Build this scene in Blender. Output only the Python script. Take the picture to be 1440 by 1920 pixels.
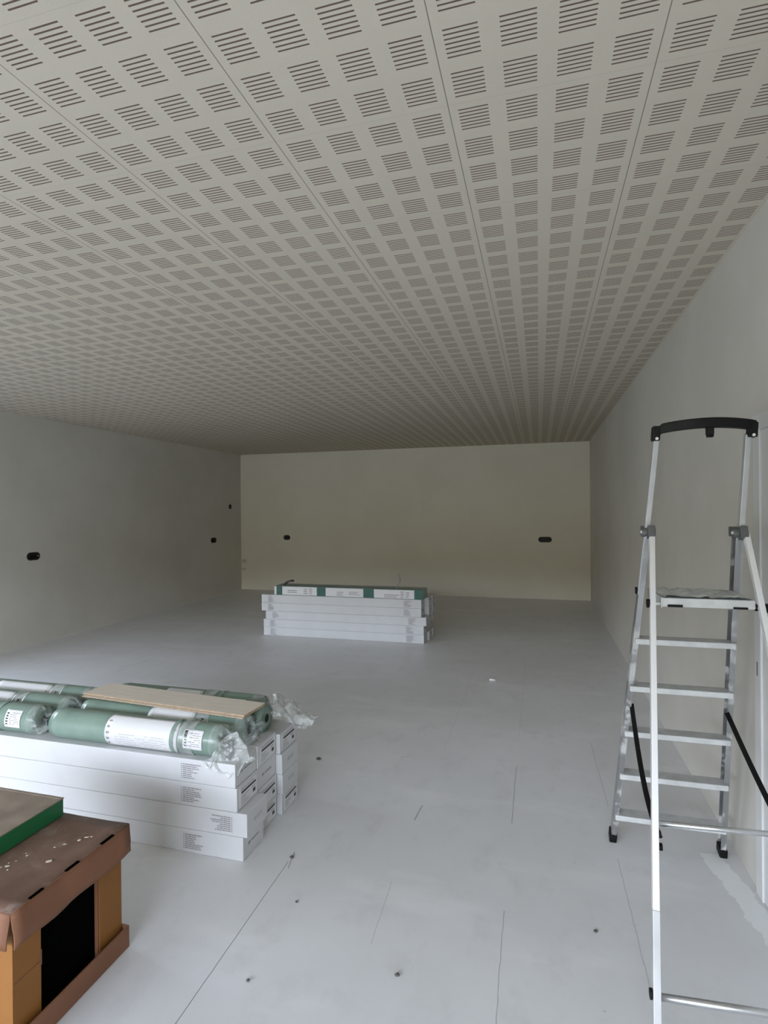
import bpy, bmesh, math, random
from mathutils import Vector, Matrix, noise

for o in list(bpy.data.objects):
    bpy.data.objects.remove(o, do_unlink=True)
SC = bpy.context.scene
COL = SC.collection

# ------------------------------------------------------------------ camera
cam_d = bpy.data.cameras.new('camera')
cam = bpy.data.objects.new('camera', cam_d)
COL.objects.link(cam)
cam_d.sensor_fit = 'VERTICAL'
cam_d.sensor_height = 36.0
cam_d.lens = 1039.0 / 1920.0 * 36.0
cam_d.clip_start = 0.05
def _cdir(u, v):
    return Vector((u - 720, 960 - v, -1039.0)).normalized()
_D = _cdir(1010, 957)                 # the room's long axis seen from the camera
_R = -_cdir(-3000, 990)
_R = (_R - _D * _R.dot(_D)).normalized()
_U = _R.cross(_D)
cam.matrix_world = Matrix(((_R.x, _R.y, _R.z, 0), (_D.x, _D.y, _D.z, 0), (_U.x, _U.y, _U.z, 1.70), (0, 0, 0, 1)))
SC.camera = cam

# ------------------------------------------------------------------ light
SC.view_settings.view_transform = 'Standard'
SC.view_settings.look = 'None'
SC.view_settings.gamma = 1
SC.view_settings.use_curve_mapping = False
SC.view_settings.exposure = -0.08
SC.cycles.max_bounces = 10
SC.cycles.diffuse_bounces = 7
SC.cycles.transparent_max_bounces = 12
SC.cycles.use_denoising = True

W = bpy.data.worlds.new('overcast_sky')
SC.world = W
W.use_nodes = True
wn, wl = W.node_tree.nodes, W.node_tree.links
bg = wn['Background']
tc = wn.new('ShaderNodeTexCoord'); sx = wn.new('ShaderNodeSeparateXYZ'); rp = wn.new('ShaderNodeValToRGB')
wl.new(tc.outputs['Generated'], sx.inputs[0]); wl.new(sx.outputs['Z'], rp.inputs[0]); wl.new(rp.outputs[0], bg.inputs[0])
cr = rp.color_ramp
SKY = ((0.0, (0.12, 0.105, 0.07)), (0.11, (0.13, 0.115, 0.075)), (0.15, (0.86, 0.95, 1.12)), (0.26, (0.83, 0.92, 1.09)), (0.42, (0.40, 0.47, 0.60)), (1.0, (0.22, 0.28, 0.38)))
cr.elements[0].position, cr.elements[1].position = 0.0, 1.0
for p_, c_ in SKY[1:-1]:
    e = cr.elements.new(p_); e.color = (*c_, 1)
cr.elements[0].color = (*SKY[0][1], 1); cr.elements[-1].color = (*SKY[-1][1], 1)
bg.inputs['Strength'].default_value = 18.0

pl = bpy.data.lights.new('doorway_portal', 'AREA'); pl.shape = 'RECTANGLE'; pl.size = 6.6; pl.size_y = 2.4
pl.cycles.is_portal = True
po = bpy.data.objects.new('doorway_portal', pl); COL.objects.link(po)
po.location = (-2.8, -2.78, 1.2); po.rotation_euler = (math.radians(90), 0, 0)
pl2 = bpy.data.lights.new('added_side_opening_portal', 'AREA'); pl2.shape = 'RECTANGLE'; pl2.size = 1.4; pl2.size_y = 2.05  # portal for an invented side opening, added to brighten the mid floor
pl2.cycles.is_portal = True
po2 = bpy.data.objects.new('added_side_opening_portal', pl2); COL.objects.link(po2)
po2.location = (-6.38, 3.1, 1.025); po2.rotation_euler = (math.radians(90), 0, math.radians(-90))


# ------------------------------------------------------------------ materials
def new_mat(name):
    m = bpy.data.materials.new(name); m.use_nodes = True
    nt = m.node_tree; return m, nt, nt.nodes['Principled BSDF']
def plain(name, col, rough=0.6, metal=0.0, var=0.0, scale=8.0, bump=0.0, coat=0.0, spec=0.5):
    m, nt, b = new_mat(name); N, L = nt.nodes, nt.links
    b.inputs['Roughness'].default_value = rough; b.inputs['Metallic'].default_value = metal
    b.inputs['Coat Weight'].default_value = coat; b.inputs['Specular IOR Level'].default_value = spec
    if var or bump:
        g = N.new('ShaderNodeTexCoord'); n = N.new('ShaderNodeTexNoise'); n.inputs['Scale'].default_value = scale
        n.inputs['Detail'].default_value = 5; L.new(g.outputs['Object'], n.inputs['Vector'])
        r = N.new('ShaderNodeValToRGB'); L.new(n.outputs['Fac'], r.inputs[0])
        r.color_ramp.elements[0].position = .3; r.color_ramp.elements[1].position = .7
        r.color_ramp.elements[0].color = tuple(c * (1 - var) for c in col) + (1,)
        r.color_ramp.elements[1].color = tuple(min(1, c * (1 + var)) for c in col) + (1,)
        L.new(r.outputs[0], b.inputs['Base Color'])
        if bump:
            bp = N.new('ShaderNodeBump'); bp.inputs['Strength'].default_value = bump; bp.inputs['Distance'].default_value = .01
            L.new(n.outputs['Fac'], bp.inputs['Height']); L.new(bp.outputs[0], b.inputs['Normal'])
    else:
        b.inputs['Base Color'].default_value = (*col, 1)
    return m
def M2(nt, op, a, b=None, c=None):
    n = nt.nodes.new('ShaderNodeMath'); n.operation = op
    for i, v in enumerate((a, b, c)):
        if v is None: continue
        if isinstance(v, (int, float)): n.inputs[i].default_value = v
        else: nt.links.new(v, n.inputs[i])
    return n.outputs[0]
def mixc(nt, fac, a, b):
    n = nt.nodes.new('ShaderNodeMix'); n.data_type = 'RGBA'
    for s, v in ((n.inputs[0], fac), (n.inputs[6], a), (n.inputs[7], b)):
        if isinstance(v, (int, float)): s.default_value = v
        elif isinstance(v, tuple): s.default_value = (*v, 1) if len(v) == 3 else v
        else: nt.links.new(v, s)
    return n.outputs[2]
def pos_xyz(nt):
    g = nt.nodes.new('ShaderNodeNewGeometry'); s = nt.nodes.new('ShaderNodeSeparateXYZ')
    nt.links.new(g.outputs['Position'], s.inputs[0]); return g.outputs['Position'], s.outputs[0], s.outputs[1], s.outputs[2]
def noise_n(nt, vec, scale, detail=4, rough=.5, xyz=(1, 1, 1)):
    mp = nt.nodes.new('ShaderNodeMapping'); mp.inputs['Scale'].default_value = xyz; nt.links.new(vec, mp.inputs[0])
    n = nt.nodes.new('ShaderNodeTexNoise'); n.inputs['Scale'].default_value = scale; n.inputs['Detail'].default_value = detail
    n.inputs['Roughness'].default_value = rough; nt.links.new(mp.outputs[0], n.inputs['Vector']); return n.outputs['Fac']
def smooth(nt, v, lo, hi):
    n = nt.nodes.new('ShaderNodeMapRange'); n.interpolation_type = 'SMOOTHSTEP'
    nt.links.new(v, n.inputs[0]); n.inputs[1].default_value = lo; n.inputs[2].default_value = hi; return n.outputs[0]

# ceiling: slotted acoustic panels, four slot blocks to a panel
def mat_ceiling():
    m, nt, b = new_mat('slotted_acoustic_panel')
    P, x, y, z = pos_xyz(nt)
    fx = M2(nt, 'FRACT', M2(nt, 'MULTIPLY', M2(nt, 'ADD', x, 0.872 + 60.4), 1 / 0.604))
    bx = M2(nt, 'FRACT', M2(nt, 'MULTIPLY', fx, 4))
    inx = M2(nt, 'LESS_THAN', M2(nt, 'ABSOLUTE', M2(nt, 'SUBTRACT', bx, 0.5)), 0.315)
    yy = M2(nt, 'ADD', y, -1.4785 + 0.0055 + 154)
    by = M2(nt, 'MULTIPLY', M2(nt, 'FRACT', M2(nt, 'MULTIPLY', yy, 1 / 0.154)), 0.154 / 0.0156)
    iny = M2(nt, 'LESS_THAN', by, 7.0)
    sl = M2(nt, 'LESS_THAN', M2(nt, 'ABSOLUTE', M2(nt, 'SUBTRACT', M2(nt, 'FRACT', by), 0.35)), 0.165)
    slot = M2(nt, 'MULTIPLY', M2(nt, 'MULTIPLY', inx, iny), sl)
    # long joints (crisp) and cross joints (filled, faint)
    dx = M2(nt, 'MULTIPLY', M2(nt, 'ABSOLUTE', M2(nt, 'SUBTRACT', M2(nt, 'FRACT', M2(nt, 'ADD', fx, 0.5)), 0.5)), 0.604)
    j1 = M2(nt, 'LESS_THAN', dx, 0.0016)
    cy = M2(nt, 'FRACT', M2(nt, 'MULTIPLY', M2(nt, 'ADD', y, -1.757 + 61.6), 1 / 0.616))
    dy = M2(nt, 'MULTIPLY', M2(nt, 'ABSOLUTE', M2(nt, 'SUBTRACT', M2(nt, 'FRACT', M2(nt, 'ADD', cy, 0.5)), 0.5)), 0.616)
    j2 = M2(nt, 'LESS_THAN', dy, 0.0012)
    n1 = noise_n(nt, P, 1.3, 3); n2 = noise_n(nt, P, 220, 2)
    base = mixc(nt, n1, (0.60, 0.545, 0.445), (0.65, 0.59, 0.485))
    base = mixc(nt, M2(nt, 'MULTIPLY', n2, 0.12), base, (0.45, 0.44, 0.40))
    c = mixc(nt, M2(nt, 'MULTIPLY', j2, 0.22), base, (0.30, 0.29, 0.26))
    c = mixc(nt, M2(nt, 'MULTIPLY', j1, 0.75), c, (0.12, 0.115, 0.10))
    c = mixc(nt, slot, c, (0.15, 0.105, 0.085))
    nt.links.new(c, b.inputs['Base Color']); b.inputs['Roughness'].default_value = .85; b.inputs['Specular IOR Level'].default_value = .2
    bp = nt.nodes.new('ShaderNodeBump'); bp.inputs['Strength'].default_value = .25; bp.inputs['Distance'].default_value = .002
    nt.links.new(n2, bp.inputs['Height']); nt.links.new(bp.outputs[0], b.inputs['Normal'])
    return m

def seg_mask(nt, x, y, p, q, w, wob, wobamp=0.006):
    """soft thin stroke from p to q on the floor"""
    dx, dy = q[0] - p[0], q[1] - p[1]; ln = math.hypot(dx, dy); ux, uy = dx / ln, dy / ln
    rx = M2(nt, 'SUBTRACT', x, p[0]); ry = M2(nt, 'SUBTRACT', y, p[1])
    t = M2(nt, 'ADD', M2(nt, 'MULTIPLY', rx, ux), M2(nt, 'MULTIPLY', ry, uy))
    d = M2(nt, 'ADD', M2(nt, 'MULTIPLY', rx, -uy), M2(nt, 'MULTIPLY', ry, ux))
    d = M2(nt, 'ADD', d, M2(nt, 'MULTIPLY', M2(nt, 'SUBTRACT', wob, 0.5), wobamp))
    a = M2(nt, 'LESS_THAN', M2(nt, 'ABSOLUTE', d), w)
    a = M2(nt, 'MULTIPLY', a, M2(nt, 'GREATER_THAN', t, 0.0)); return M2(nt, 'MULTIPLY', a, M2(nt, 'LESS_THAN', t, ln))
def mat_floor():
    m, nt, b = new_mat('dusty_white_screed')
    P, x, y, z = pos_xyz(nt)
    n1 = noise_n(nt, P, 0.9, 5, .6); n2 = noise_n(nt, P, 6, 6, .65, (1, .6, 1)); n3 = noise_n(nt, P, 60, 3)
    c = mixc(nt, smooth(nt, n1, .3, .7), (0.67, 0.675, 0.68), (0.73, 0.735, 0.74))
    c = mixc(nt, M2(nt, 'MULTIPLY', smooth(nt, n2, .50, .70), .5), c, (0.60, 0.60, 0.595))
    # pale dusty sweeps across the floor
    n4 = noise_n(nt, P, 2.2, 5, .6, (.45, 1.3, 1))
    c = mixc(nt, M2(nt, 'MULTIPLY', smooth(nt, n4, .52, .70), .55), c, (0.79, 0.79, 0.79))
    # grime specks
    vo = nt.nodes.new('ShaderNodeTexVoronoi'); vo.inputs['Scale'].default_value = 5.5; nt.links.new(P, vo.inputs['Vector'])
    sp = M2(nt, 'MULTIPLY', M2(nt, 'LESS_THAN', vo.outputs['Distance'], 0.030), smooth(nt, noise_n(nt, P, 3, 2), .5, .62))
    c = mixc(nt, M2(nt, 'MULTIPLY', sp, .55), c, (0.2, 0.2, 0.19))
    wob = noise_n(nt, P, 9, 4, .7)
    for p, q, w, k in (((-1.188, 2.47), (-1.174, 1.2), .0016, .85), ((-0.156, 3.78), (-0.154, 3.08), .0024, .5),
                       ((-0.155, 2.40), (-0.143, 1.2), .0018, .45), ((0.352, 4.3), (0.372, 3.4), .003, .25),
                       ((0.358, 2.9), (0.372, 1.9), .0025, .28), ((-0.66, 3.14), (-0.672, 2.98), .005, .45),
                       ((-0.664, 2.46), (-0.648, 2.08), .002, .25), ((-1.19, 2.55), (-1.165, 2.42), .003, .5),
                       ((-0.158, 6.5), (-0.156, 4.2), .003, .12), ((-0.675, 6.0), (-0.66, 3.9), .003, .12)):
        s = seg_mask(nt, x, y, p, q, w, wob, 0.004 if k > .8 else .014)
        c = mixc(nt, M2(nt, 'MULTIPLY', s, k), c, (0.10, 0.10, 0.095))
    # filler smears by the right wall
    s = seg_mask(nt, x, y, (0.80, 3.06), (0.925, 2.3), .05, wob, .10)
    c = mixc(nt, M2(nt, 'MULTIPLY', s, .75), c, (0.86, 0.88, 0.87))
    # chalky line of filler along the foot of the left wall
    s = M2(nt, 'LESS_THAN', M2(nt, 'ADD', x, M2(nt, 'MULTIPLY', wob, .06)), -6.30)
    c = mixc(nt, M2(nt, 'MULTIPLY', s, .55), c, (0.82, 0.82, 0.80))
    nt.links.new(c, b.inputs['Base Color'])
    r = M2(nt, 'ADD', M2(nt, 'MULTIPLY', n1, .2), .30); nt.links.new(r, b.inputs['Roughness'])
    b.inputs['Specular IOR Level'].default_value = .5
    bp = nt.nodes.new('ShaderNodeBump'); bp.inputs['Strength'].default_value = .25; bp.inputs['Distance'].default_value = .004
    nt.links.new(M2(nt, 'ADD', n2, M2(nt, 'MULTIPLY', n3, .2)), bp.inputs['Height']); nt.links.new(bp.outputs[0], b.inputs['Normal'])
    return m
def mat_wall(name, c1, c2, stains=()):
    m, nt, b = new_mat(name); P, x, y, z = pos_xyz(nt)
    n1 = noise_n(nt, P, .8, 4, .6); n2 = noise_n(nt, P, 30, 4)
    c = mixc(nt, smooth(nt, n1, .35, .65), c1, c2); n3 = noise_n(nt, P, 5, 6, .7)
    c = mixc(nt, M2(nt, 'MULTIPLY', smooth(nt, n3, .6, .8), .2), c, tuple(v * .85 for v in c1))
    for sx_, sz_, w_, h_ in stains:      # rough mortar marks in the corner
        e_ = M2(nt, 'ADD', M2(nt, 'POWER', M2(nt, 'ABSOLUTE', M2(nt, 'MULTIPLY', M2(nt, 'SUBTRACT', x, sx_), 1 / w_)), 2), M2(nt, 'POWER', M2(nt, 'ABSOLUTE', M2(nt, 'MULTIPLY', M2(nt, 'SUBTRACT', z, sz_), 1 / h_)), 2))
        k_ = smooth(nt, M2(nt, 'ADD', e_, M2(nt, 'MULTIPLY', n3, 1.2)), 1.9, .7)
        c = mixc(nt, M2(nt, 'MULTIPLY', k_, .45), c, (0.30, 0.28, 0.23))
    nt.links.new(c, b.inputs['Base Color']); b.inputs['Roughness'].default_value = .62; b.inputs['Specular IOR Level'].default_value = .3
    bp = nt.nodes.new('ShaderNodeBump'); bp.inputs['Strength'].default_value = .15; bp.inputs['Distance'].default_value = .003
    nt.links.new(n2, bp.inputs['Height']); nt.links.new(bp.outputs[0], b.inputs['Normal']); return m
def mat_wood(name, c1, c2, sc=(2, 40, 40)):
    m, nt, b = new_mat(name); g = nt.nodes.new('ShaderNodeTexCoord')
    n = noise_n(nt, g.outputs['Object'], 2.0, 6, .65, sc); n2 = noise_n(nt, g.outputs['Object'], 9, 5, .6)
    c = mixc(nt, smooth(nt, n, .3, .7), c1, c2); c = mixc(nt, M2(nt, 'MULTIPLY', smooth(nt, n2, .55, .75), .2), c, tuple(v * .8 for v in c1))
    nt.links.new(c, b.inputs['Base Color']); b.inputs['Roughness'].default_value = .7; return m
def mat_metal():
    m, nt, b = new_mat('plaster_smeared_aluminium'); g = nt.nodes.new('ShaderNodeTexCoord')
    n = noise_n(nt, g.outputs['Object'], 9, 6, .7); n2 = noise_n(nt, g.outputs['Object'], 40, 3)
    f = smooth(nt, n, .50, .62)
    c = mixc(nt, f, (0.44, 0.445, 0.445), (0.52, 0.52, 0.505)); nt.links.new(c, b.inputs['Base Color'])
    nt.links.new(M2(nt, 'SUBTRACT', 0.9, M2(nt, 'MULTIPLY', f, .75)), b.inputs['Metallic'])
    nt.links.new(M2(nt, 'ADD', M2(nt, 'MULTIPLY', f, .35), M2(nt, 'ADD', M2(nt, 'MULTIPLY', n2, .1), .3)), b.inputs['Roughness'])
    return m
def mat_film(name, tint, dens=.35, rough=.12):
    m = bpy.data.materials.new(name); m.use_nodes = True; nt = m.node_tree; nt.nodes.clear()
    o = nt.nodes.new('ShaderNodeOutputMaterial'); tr = nt.nodes.new('ShaderNodeBsdfTransparent'); gl = nt.nodes.new('ShaderNodeBsdfGlossy')
    df = nt.nodes.new('ShaderNodeBsdfDiffuse'); df.inputs[0].default_value = (*tint, 1); gl.inputs['Roughness'].default_value = rough
    a = nt.nodes.new('ShaderNodeMixShader'); b = nt.nodes.new('ShaderNodeMixShader'); fr = nt.nodes.new('ShaderNodeLayerWeight'); fr.inputs[0].default_value = .35
    g = nt.nodes.new('ShaderNodeTexCoord'); n = noise_n(nt, g.outputs['Object'], 13, 3, .5)
    nt.links.new(M2(nt, 'MULTIPLY', smooth(nt, n, .3, .75), dens), a.inputs[0])
    nt.links.new(tr.outputs[0], a.inputs[1]); nt.links.new(df.outputs[0], a.inputs[2])
    nt.links.new(M2(nt, 'ADD', M2(nt, 'MULTIPLY', fr.outputs['Fresnel'], .22), .035), b.inputs[0]); nt.links.new(a.outputs[0], b.inputs[1]); nt.links.new(gl.outputs[0], b.inputs[2])
    bp = nt.nodes.new('ShaderNodeBump'); bp.inputs['Strength'].default_value = .35; bp.inputs['Distance'].default_value = .006
    nt.links.new(n, bp.inputs['Height']); nt.links.new(bp.outputs[0], gl.inputs['Normal'])
    nt.links.new(b.outputs[0], o.inputs[0]); return m
def mat_lid():
    m, nt, b = new_mat('brown_board_with_drips'); g = nt.nodes.new('ShaderNodeTexCoord'); O = g.outputs['Object']
    n = noise_n(nt, O, 5, 5, .6); c = mixc(nt, smooth(nt, n, .35, .65), (0.155, 0.090, 0.064), (0.215, 0.132, 0.097))
    n2 = noise_n(nt, O, 14, 5, .7); c = mixc(nt, M2(nt, 'MULTIPLY', smooth(nt, n2, .52, .68), .55), c, (0.29, 0.235, 0.20))
    nt.links.new(c, b.inputs['Base Color']); b.inputs['Roughness'].default_value = .55; return m

MT = {}
MT['ceiling'] = mat_ceiling(); MT['floor'] = mat_floor()
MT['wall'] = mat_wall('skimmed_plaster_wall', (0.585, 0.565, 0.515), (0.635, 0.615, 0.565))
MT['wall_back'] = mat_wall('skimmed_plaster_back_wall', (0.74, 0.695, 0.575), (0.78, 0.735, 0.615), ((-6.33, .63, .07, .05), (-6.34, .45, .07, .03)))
MT['ground'] = plain('yard_gravel', (0.36, 0.32, 0.23), .9, var=.2, scale=3)
MT['low_bounce'] = plain('low_bounce_ground', (0.07, 0.06, 0.04), .95, var=.3, scale=3)  # dark colour chosen to limit light bounced up to the ceiling
MT['door'] = plain('white_door_paint', (0.66, 0.66, 0.65), .4)
MT['steel'] = plain('dull_steel', (0.25, 0.25, 0.25), .4, .8)
MT['dark_plastic'] = plain('dark_box_plastic', (0.02, 0.02, 0.017), .6)
MT['pack'] = plain('white_carton', (0.61, 0.615, 0.62), .5, var=.03, scale=5, bump=.05)
MT['pack_end'] = plain('grey_white_carton_end', (0.60, 0.60, 0.60), .5, var=.04, scale=8)
MT['label'] = plain('white_paper_label', (0.72, 0.72, 0.73), .45)
MT['ink'] = plain('black_ink', (0.02, 0.02, 0.022), .5)
MT['ink_grey'] = plain('grey_ink', (0.27, 0.25, 0.255), .6)
MT['ink_pale'] = plain('pale_ink', (0.42, 0.44, 0.44), .6)
MT['green_foam'] = plain('green_foam_underlay', (0.185, 0.27, 0.22), .5, var=.12, scale=7, coat=.5)
MT['green_foam'].node_tree.nodes['Principled BSDF'].inputs['Coat Roughness'].default_value = .15
MT['green_dark'] = plain('dark_green_foam', (0.03, 0.115, 0.085), .5, var=.1)
MT['green_pale'] = plain('pale_green_wrap', (0.22, 0.30, 0.26), .4)
MT['chrome'] = plain('round_aluminium_tube', (0.62, 0.63, 0.64), .22, .9)
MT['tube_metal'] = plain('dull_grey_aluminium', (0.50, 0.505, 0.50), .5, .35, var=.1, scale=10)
MT['film'] = mat_film('clear_crumpled_film', (0.74, 0.78, 0.76), .42, .32)
MT['film_thin'] = mat_film('clear_thin_film', (0.6, 0.66, 0.63), .3)
MT['mdf'] = mat_wood('pale_birch_board', (0.66, 0.59, 0.49), (0.72, 0.66, 0.57))
MT['mdf_edge'] = plain('raw_board_edge', (0.42, 0.30, 0.20), .8, var=.2, scale=40)
MT['lid'] = mat_lid()
MT['card_brown'] = plain('brown_cardboard', (0.20, 0.085, 0.042), .65, var=.1, scale=6)
MT['card_orange'] = plain('orange_brown_cardboard', (0.225, 0.088, 0.012), .65, var=.08, scale=5)
MT['black'] = plain('opening_black', (0.002, 0.002, 0.002), .9, spec=.0)  # near-black that paints the darkness inside openings
MT['paint'] = plain('dried_cream_paint', (0.78, 0.72, 0.62), .4)
MT['green_tray'] = plain('green_tray_plastic', (0.008, 0.125, 0.040), .45)
MT['tray_top'] = plain('dusty_tan_sheet', (0.26, 0.21, 0.16), .8, var=.2, scale=12, bump=.3)
MT['alu'] = mat_metal()
MT['alu_sky_bright'] = plain('sky_bright_aluminium', (0.93, 0.935, 0.94), .35, .4)  # whitened base colour stands in for sky reflected in the support legs
MT['alu_dark'] = plain('grey_cast_alloy', (0.16, 0.165, 0.165), .45, .5)
MT['plaster'] = plain('dried_plaster', (0.58, 0.60, 0.58), .85, var=.25, scale=14, bump=.6)
MT['tread'] = plain('dusty_aluminium_tread', (0.56, 0.57, 0.56), .55, .15, var=.12, scale=18, bump=.3)
MT['rubber'] = plain('black_rubber', (0.006, 0.006, 0.006), .6, spec=.2)
MT['handle'] = plain('black_plastic_handle', (0.006, 0.0065, 0.006), .5, var=.3, scale=12, spec=.25)
MT['crumb'] = plain('grey_mortar_crumb', (0.10, 0.095, 0.09), .9)
MT['crumb_w'] = plain('white_plaster_crumb', (0.8, 0.8, 0.78), .9)

# ------------------------------------------------------------------ helpers
def nb(): return bmesh.new()
def link(name, bm, mats, parent=None, smooth_=False, bevel=0, loc=None, recalc=True):
    if recalc and bm.faces: bmesh.ops.recalc_face_normals(bm, faces=bm.faces)
    me = bpy.data.meshes.new(name); bm.to_mesh(me); bm.free()
    if not isinstance(mats, (list, tuple)): mats = [mats]
    for m in mats: me.materials.append(m)
    if smooth_:
        for p in me.polygons: p.use_smooth = True
    o = bpy.data.objects.new(name, me); COL.objects.link(o)
    if parent: o.parent = parent
    if loc: o.location = loc
    if bevel:
        md = o.modifiers.new('bevel', 'BEVEL'); md.width = bevel; md.segments = 2; md.limit_method = 'ANGLE'; md.angle_limit = math.radians(40)
    return o
def box(bm, x0, x1, y0, y1, z0, z1, mi=0):
    v = [bm.verts.new(p) for p in ((x0, y0, z0), (x1, y0, z0), (x1, y1, z0), (x0, y1, z0), (x0, y0, z1), (x1, y0, z1), (x1, y1, z1), (x0, y1, z1))]
    fs = [bm.faces.new([v[i] for i in q]) for q in ((3, 2, 1, 0), (4, 5, 6, 7), (0, 1, 5, 4), (1, 2, 6, 5), (2, 3, 7, 6), (3, 0, 4, 7))]
    for f in fs: f.material_index = mi
    return v
def quad(bm, pts, mi=0):
    f = bm.faces.new([bm.verts.new(p) for p in pts]); f.material_index = mi; return f
def bar(bm, a, b, w, d, up=Vector((0, 1, 0)), mi=0):
    """rectangular bar from a to b; w across, d along 'up'"""
    a, b = Vector(a), Vector(b); t = (b - a).normalized(); s = t.cross(up).normalized(); u = s.cross(t).normalized()
    r = []
    for p in (a, b):
        r.append([bm.verts.new(p + s * sx * w / 2 + u * su * d / 2) for sx, su in ((-1, -1), (1, -1), (1, 1), (-1, 1))])
    for i in range(4):
        f = bm.faces.new((r[0][i], r[0][(i + 1) % 4], r[1][(i + 1) % 4], r[1][i])); f.material_index = mi
    bm.faces.new(r[0][::-1]).material_index = mi; bm.faces.new(r[1]).material_index = mi
def tube(bm, pts, r, seg=12, cap=True, mi=0):
    pts = [Vector(p) for p in pts]; rings = []
    for i, p in enumerate(pts):
        t = ((pts[min(i + 1, len(pts) - 1)]) - (pts[max(i - 1, 0)])).normalized()
        up = Vector((0, 0, 1)) if abs(t.z) < .9 else Vector((1, 0, 0))
        s = t.cross(up).normalized(); u = s.cross(t)
        rr = r[i] if isinstance(r, (list, tuple)) else r
        rings.append([bm.verts.new(p + (s * math.cos(a) + u * math.sin(a)) * rr) for a in (2 * math.pi * k / seg for k in range(seg))])
    for i in range(len(rings) - 1):
        for k in range(seg):
            bm.faces.new((rings[i][k], rings[i][(k + 1) % seg], rings[i + 1][(k + 1) % seg], rings[i + 1][k])).material_index = mi
    if cap:
        bm.faces.new(rings[0][::-1]).material_index = mi; bm.faces.new(rings[-1]).material_index = mi
def ribbon(bm, pts, w, side, th=.0015):
    """flat strap following pts, w wide along 'side'"""
    side = Vector(side).normalized(); pts = [Vector(p) for p in pts]; prev = None
    for i, p in enumerate(pts):
        t = (pts[min(i + 1, len(pts) - 1)] - pts[max(i - 1, 0)]).normalized(); n = t.cross(side).normalized()
        cur = [bm.verts.new(p + side * a * w / 2 + n * b * th / 2) for a, b in ((-1, -1), (1, -1), (1, 1), (-1, 1))]
        if prev:
            for k in range(4): bm.faces.new((prev[k], prev[(k + 1) % 4], cur[(k + 1) % 4], cur[k]))
        else: bm.faces.new(cur[::-1])
        prev = cur
    bm.faces.new(prev)
def empty(name, loc):
    o = bpy.data.objects.new(name, None); COL.objects.link(o); o.location = loc; o.empty_display_size = .1; return o
def tag(o, label, cat, group=None, kind=None):
    if label: o['label'] = label
    if cat: o['category'] = cat
    if group: o['group'] = group
    if kind: o['kind'] = kind
    return o
def struct(name, bm, mat, **k):
    o = link(name, bm, mat, **k); o['kind'] = 'structure'; return o

XL, XR, YB, YF, ZC = -6.4, 0.93, 11.05, -2.8, 2.99

# ------------------------------------------------------------------ the room
def plane_with_holes(a_rng, b_rng, holes, to3, thick):
    """wall face on a grid of cells, leaving out rectangular holes; thickness away from the room"""
    A = sorted({a_rng[0], a_rng[1], *[h[0] for h in holes], *[h[1] for h in holes]})
    B = sorted({b_rng[0], b_rng[1], *[h[2] for h in holes], *[h[3] for h in holes]})
    bm = nb(); V = {}
    def vt(i, j, d):
        if (i, j, d) not in V: V[(i, j, d)] = bm.verts.new(to3(A[i], B[j], d * thick))
        return V[(i, j, d)]
    def solid(i, j):
        if i < 0 or j < 0 or i >= len(A) - 1 or j >= len(B) - 1: return False
        ca, cb = (A[i] + A[i + 1]) / 2, (B[j] + B[j + 1]) / 2
        return not any(h[0] < ca < h[1] and h[2] < cb < h[3] for h in holes)
    for i in range(len(A) - 1):
        for j in range(len(B) - 1):
            if not solid(i, j): continue
            for d in (0, 1): bm.faces.new((vt(i, j, d), vt(i + 1, j, d), vt(i + 1, j + 1, d), vt(i, j + 1, d)))
            for di, dj, e0, e1 in ((-1, 0, (i, j), (i, j + 1)), (1, 0, (i + 1, j), (i + 1, j + 1)), (0, -1, (i, j), (i + 1, j)), (0, 1, (i, j + 1), (i + 1, j + 1))):
                if not solid(i + di, j + dj): bm.faces.new((vt(*e0, 0), vt(*e1, 0), vt(*e1, 1), vt(*e0, 1)))
    return bm
bm = nb(); box(bm, XL - .15, XR + .15, YF, YB + .15, -.12, 0); struct('floor', bm, MT['floor'])
bm = nb(); box(bm, XL - .15, XR + .15, YF - .15, YB + .15, ZC, ZC + .1); struct('ceiling', bm, MT['ceiling'])
# junction boxes: (wall, along, height, half length)
boxes = [('left', 5.774, 1.152, .085, 'dark oval double socket box in the left wall, nearest the camera', False),
         ('left', 9.966, 1.145, .085, 'small dark double socket box low in the left wall near the far corner', False),
         ('left', 10.605, 1.835, .040, 'single round switch box high in the left wall beside the far corner', False),
         ('back', -5.285, 1.155, .065, 'small dark socket box in the back wall, left end above the far stack', True),
         ('back', 0.113, 1.140, .110, 'wider dark socket box in the back wall near the right corner', True)]
hl = [(a - h + .001, a + h - .001, z - .037, z + .037) for w, a, z, h, l, t in boxes if w == 'left']
hb = [(a - h + .001, a + h - .001, z - .037, z + .037) for w, a, z, h, l, t in boxes if w == 'back']
struct('wall_left', plane_with_holes((YF, YB), (0, ZC), hl + [(2.4, 3.8, 0, 2.05)], lambda a, b, d: (XL - d, a, b), .15), MT['wall'])  # the large hole is an unseen opening added to light the floor
struct('wall_back', plane_with_holes((XL, XR), (0, ZC), hb, lambda a, b, d: (a, YB + d, b), .15), MT['wall_back'])
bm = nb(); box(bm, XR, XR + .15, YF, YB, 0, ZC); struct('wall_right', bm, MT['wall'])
# front wall with the wide doorway the daylight comes through
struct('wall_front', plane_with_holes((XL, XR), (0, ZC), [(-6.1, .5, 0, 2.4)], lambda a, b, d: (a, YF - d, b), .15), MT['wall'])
bm = nb(); box(bm, -80, 80, -80, 80, -.4, -.13); struct('ground', bm, MT['ground'])
bm = nb(); box(bm, -60, XL - .16, -2.5, 60, -.128, -.12); struct('added_dark_ground', bm, MT['low_bounce'])  # unseen dark slab added outside the side opening to cut ceiling bounce

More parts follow.
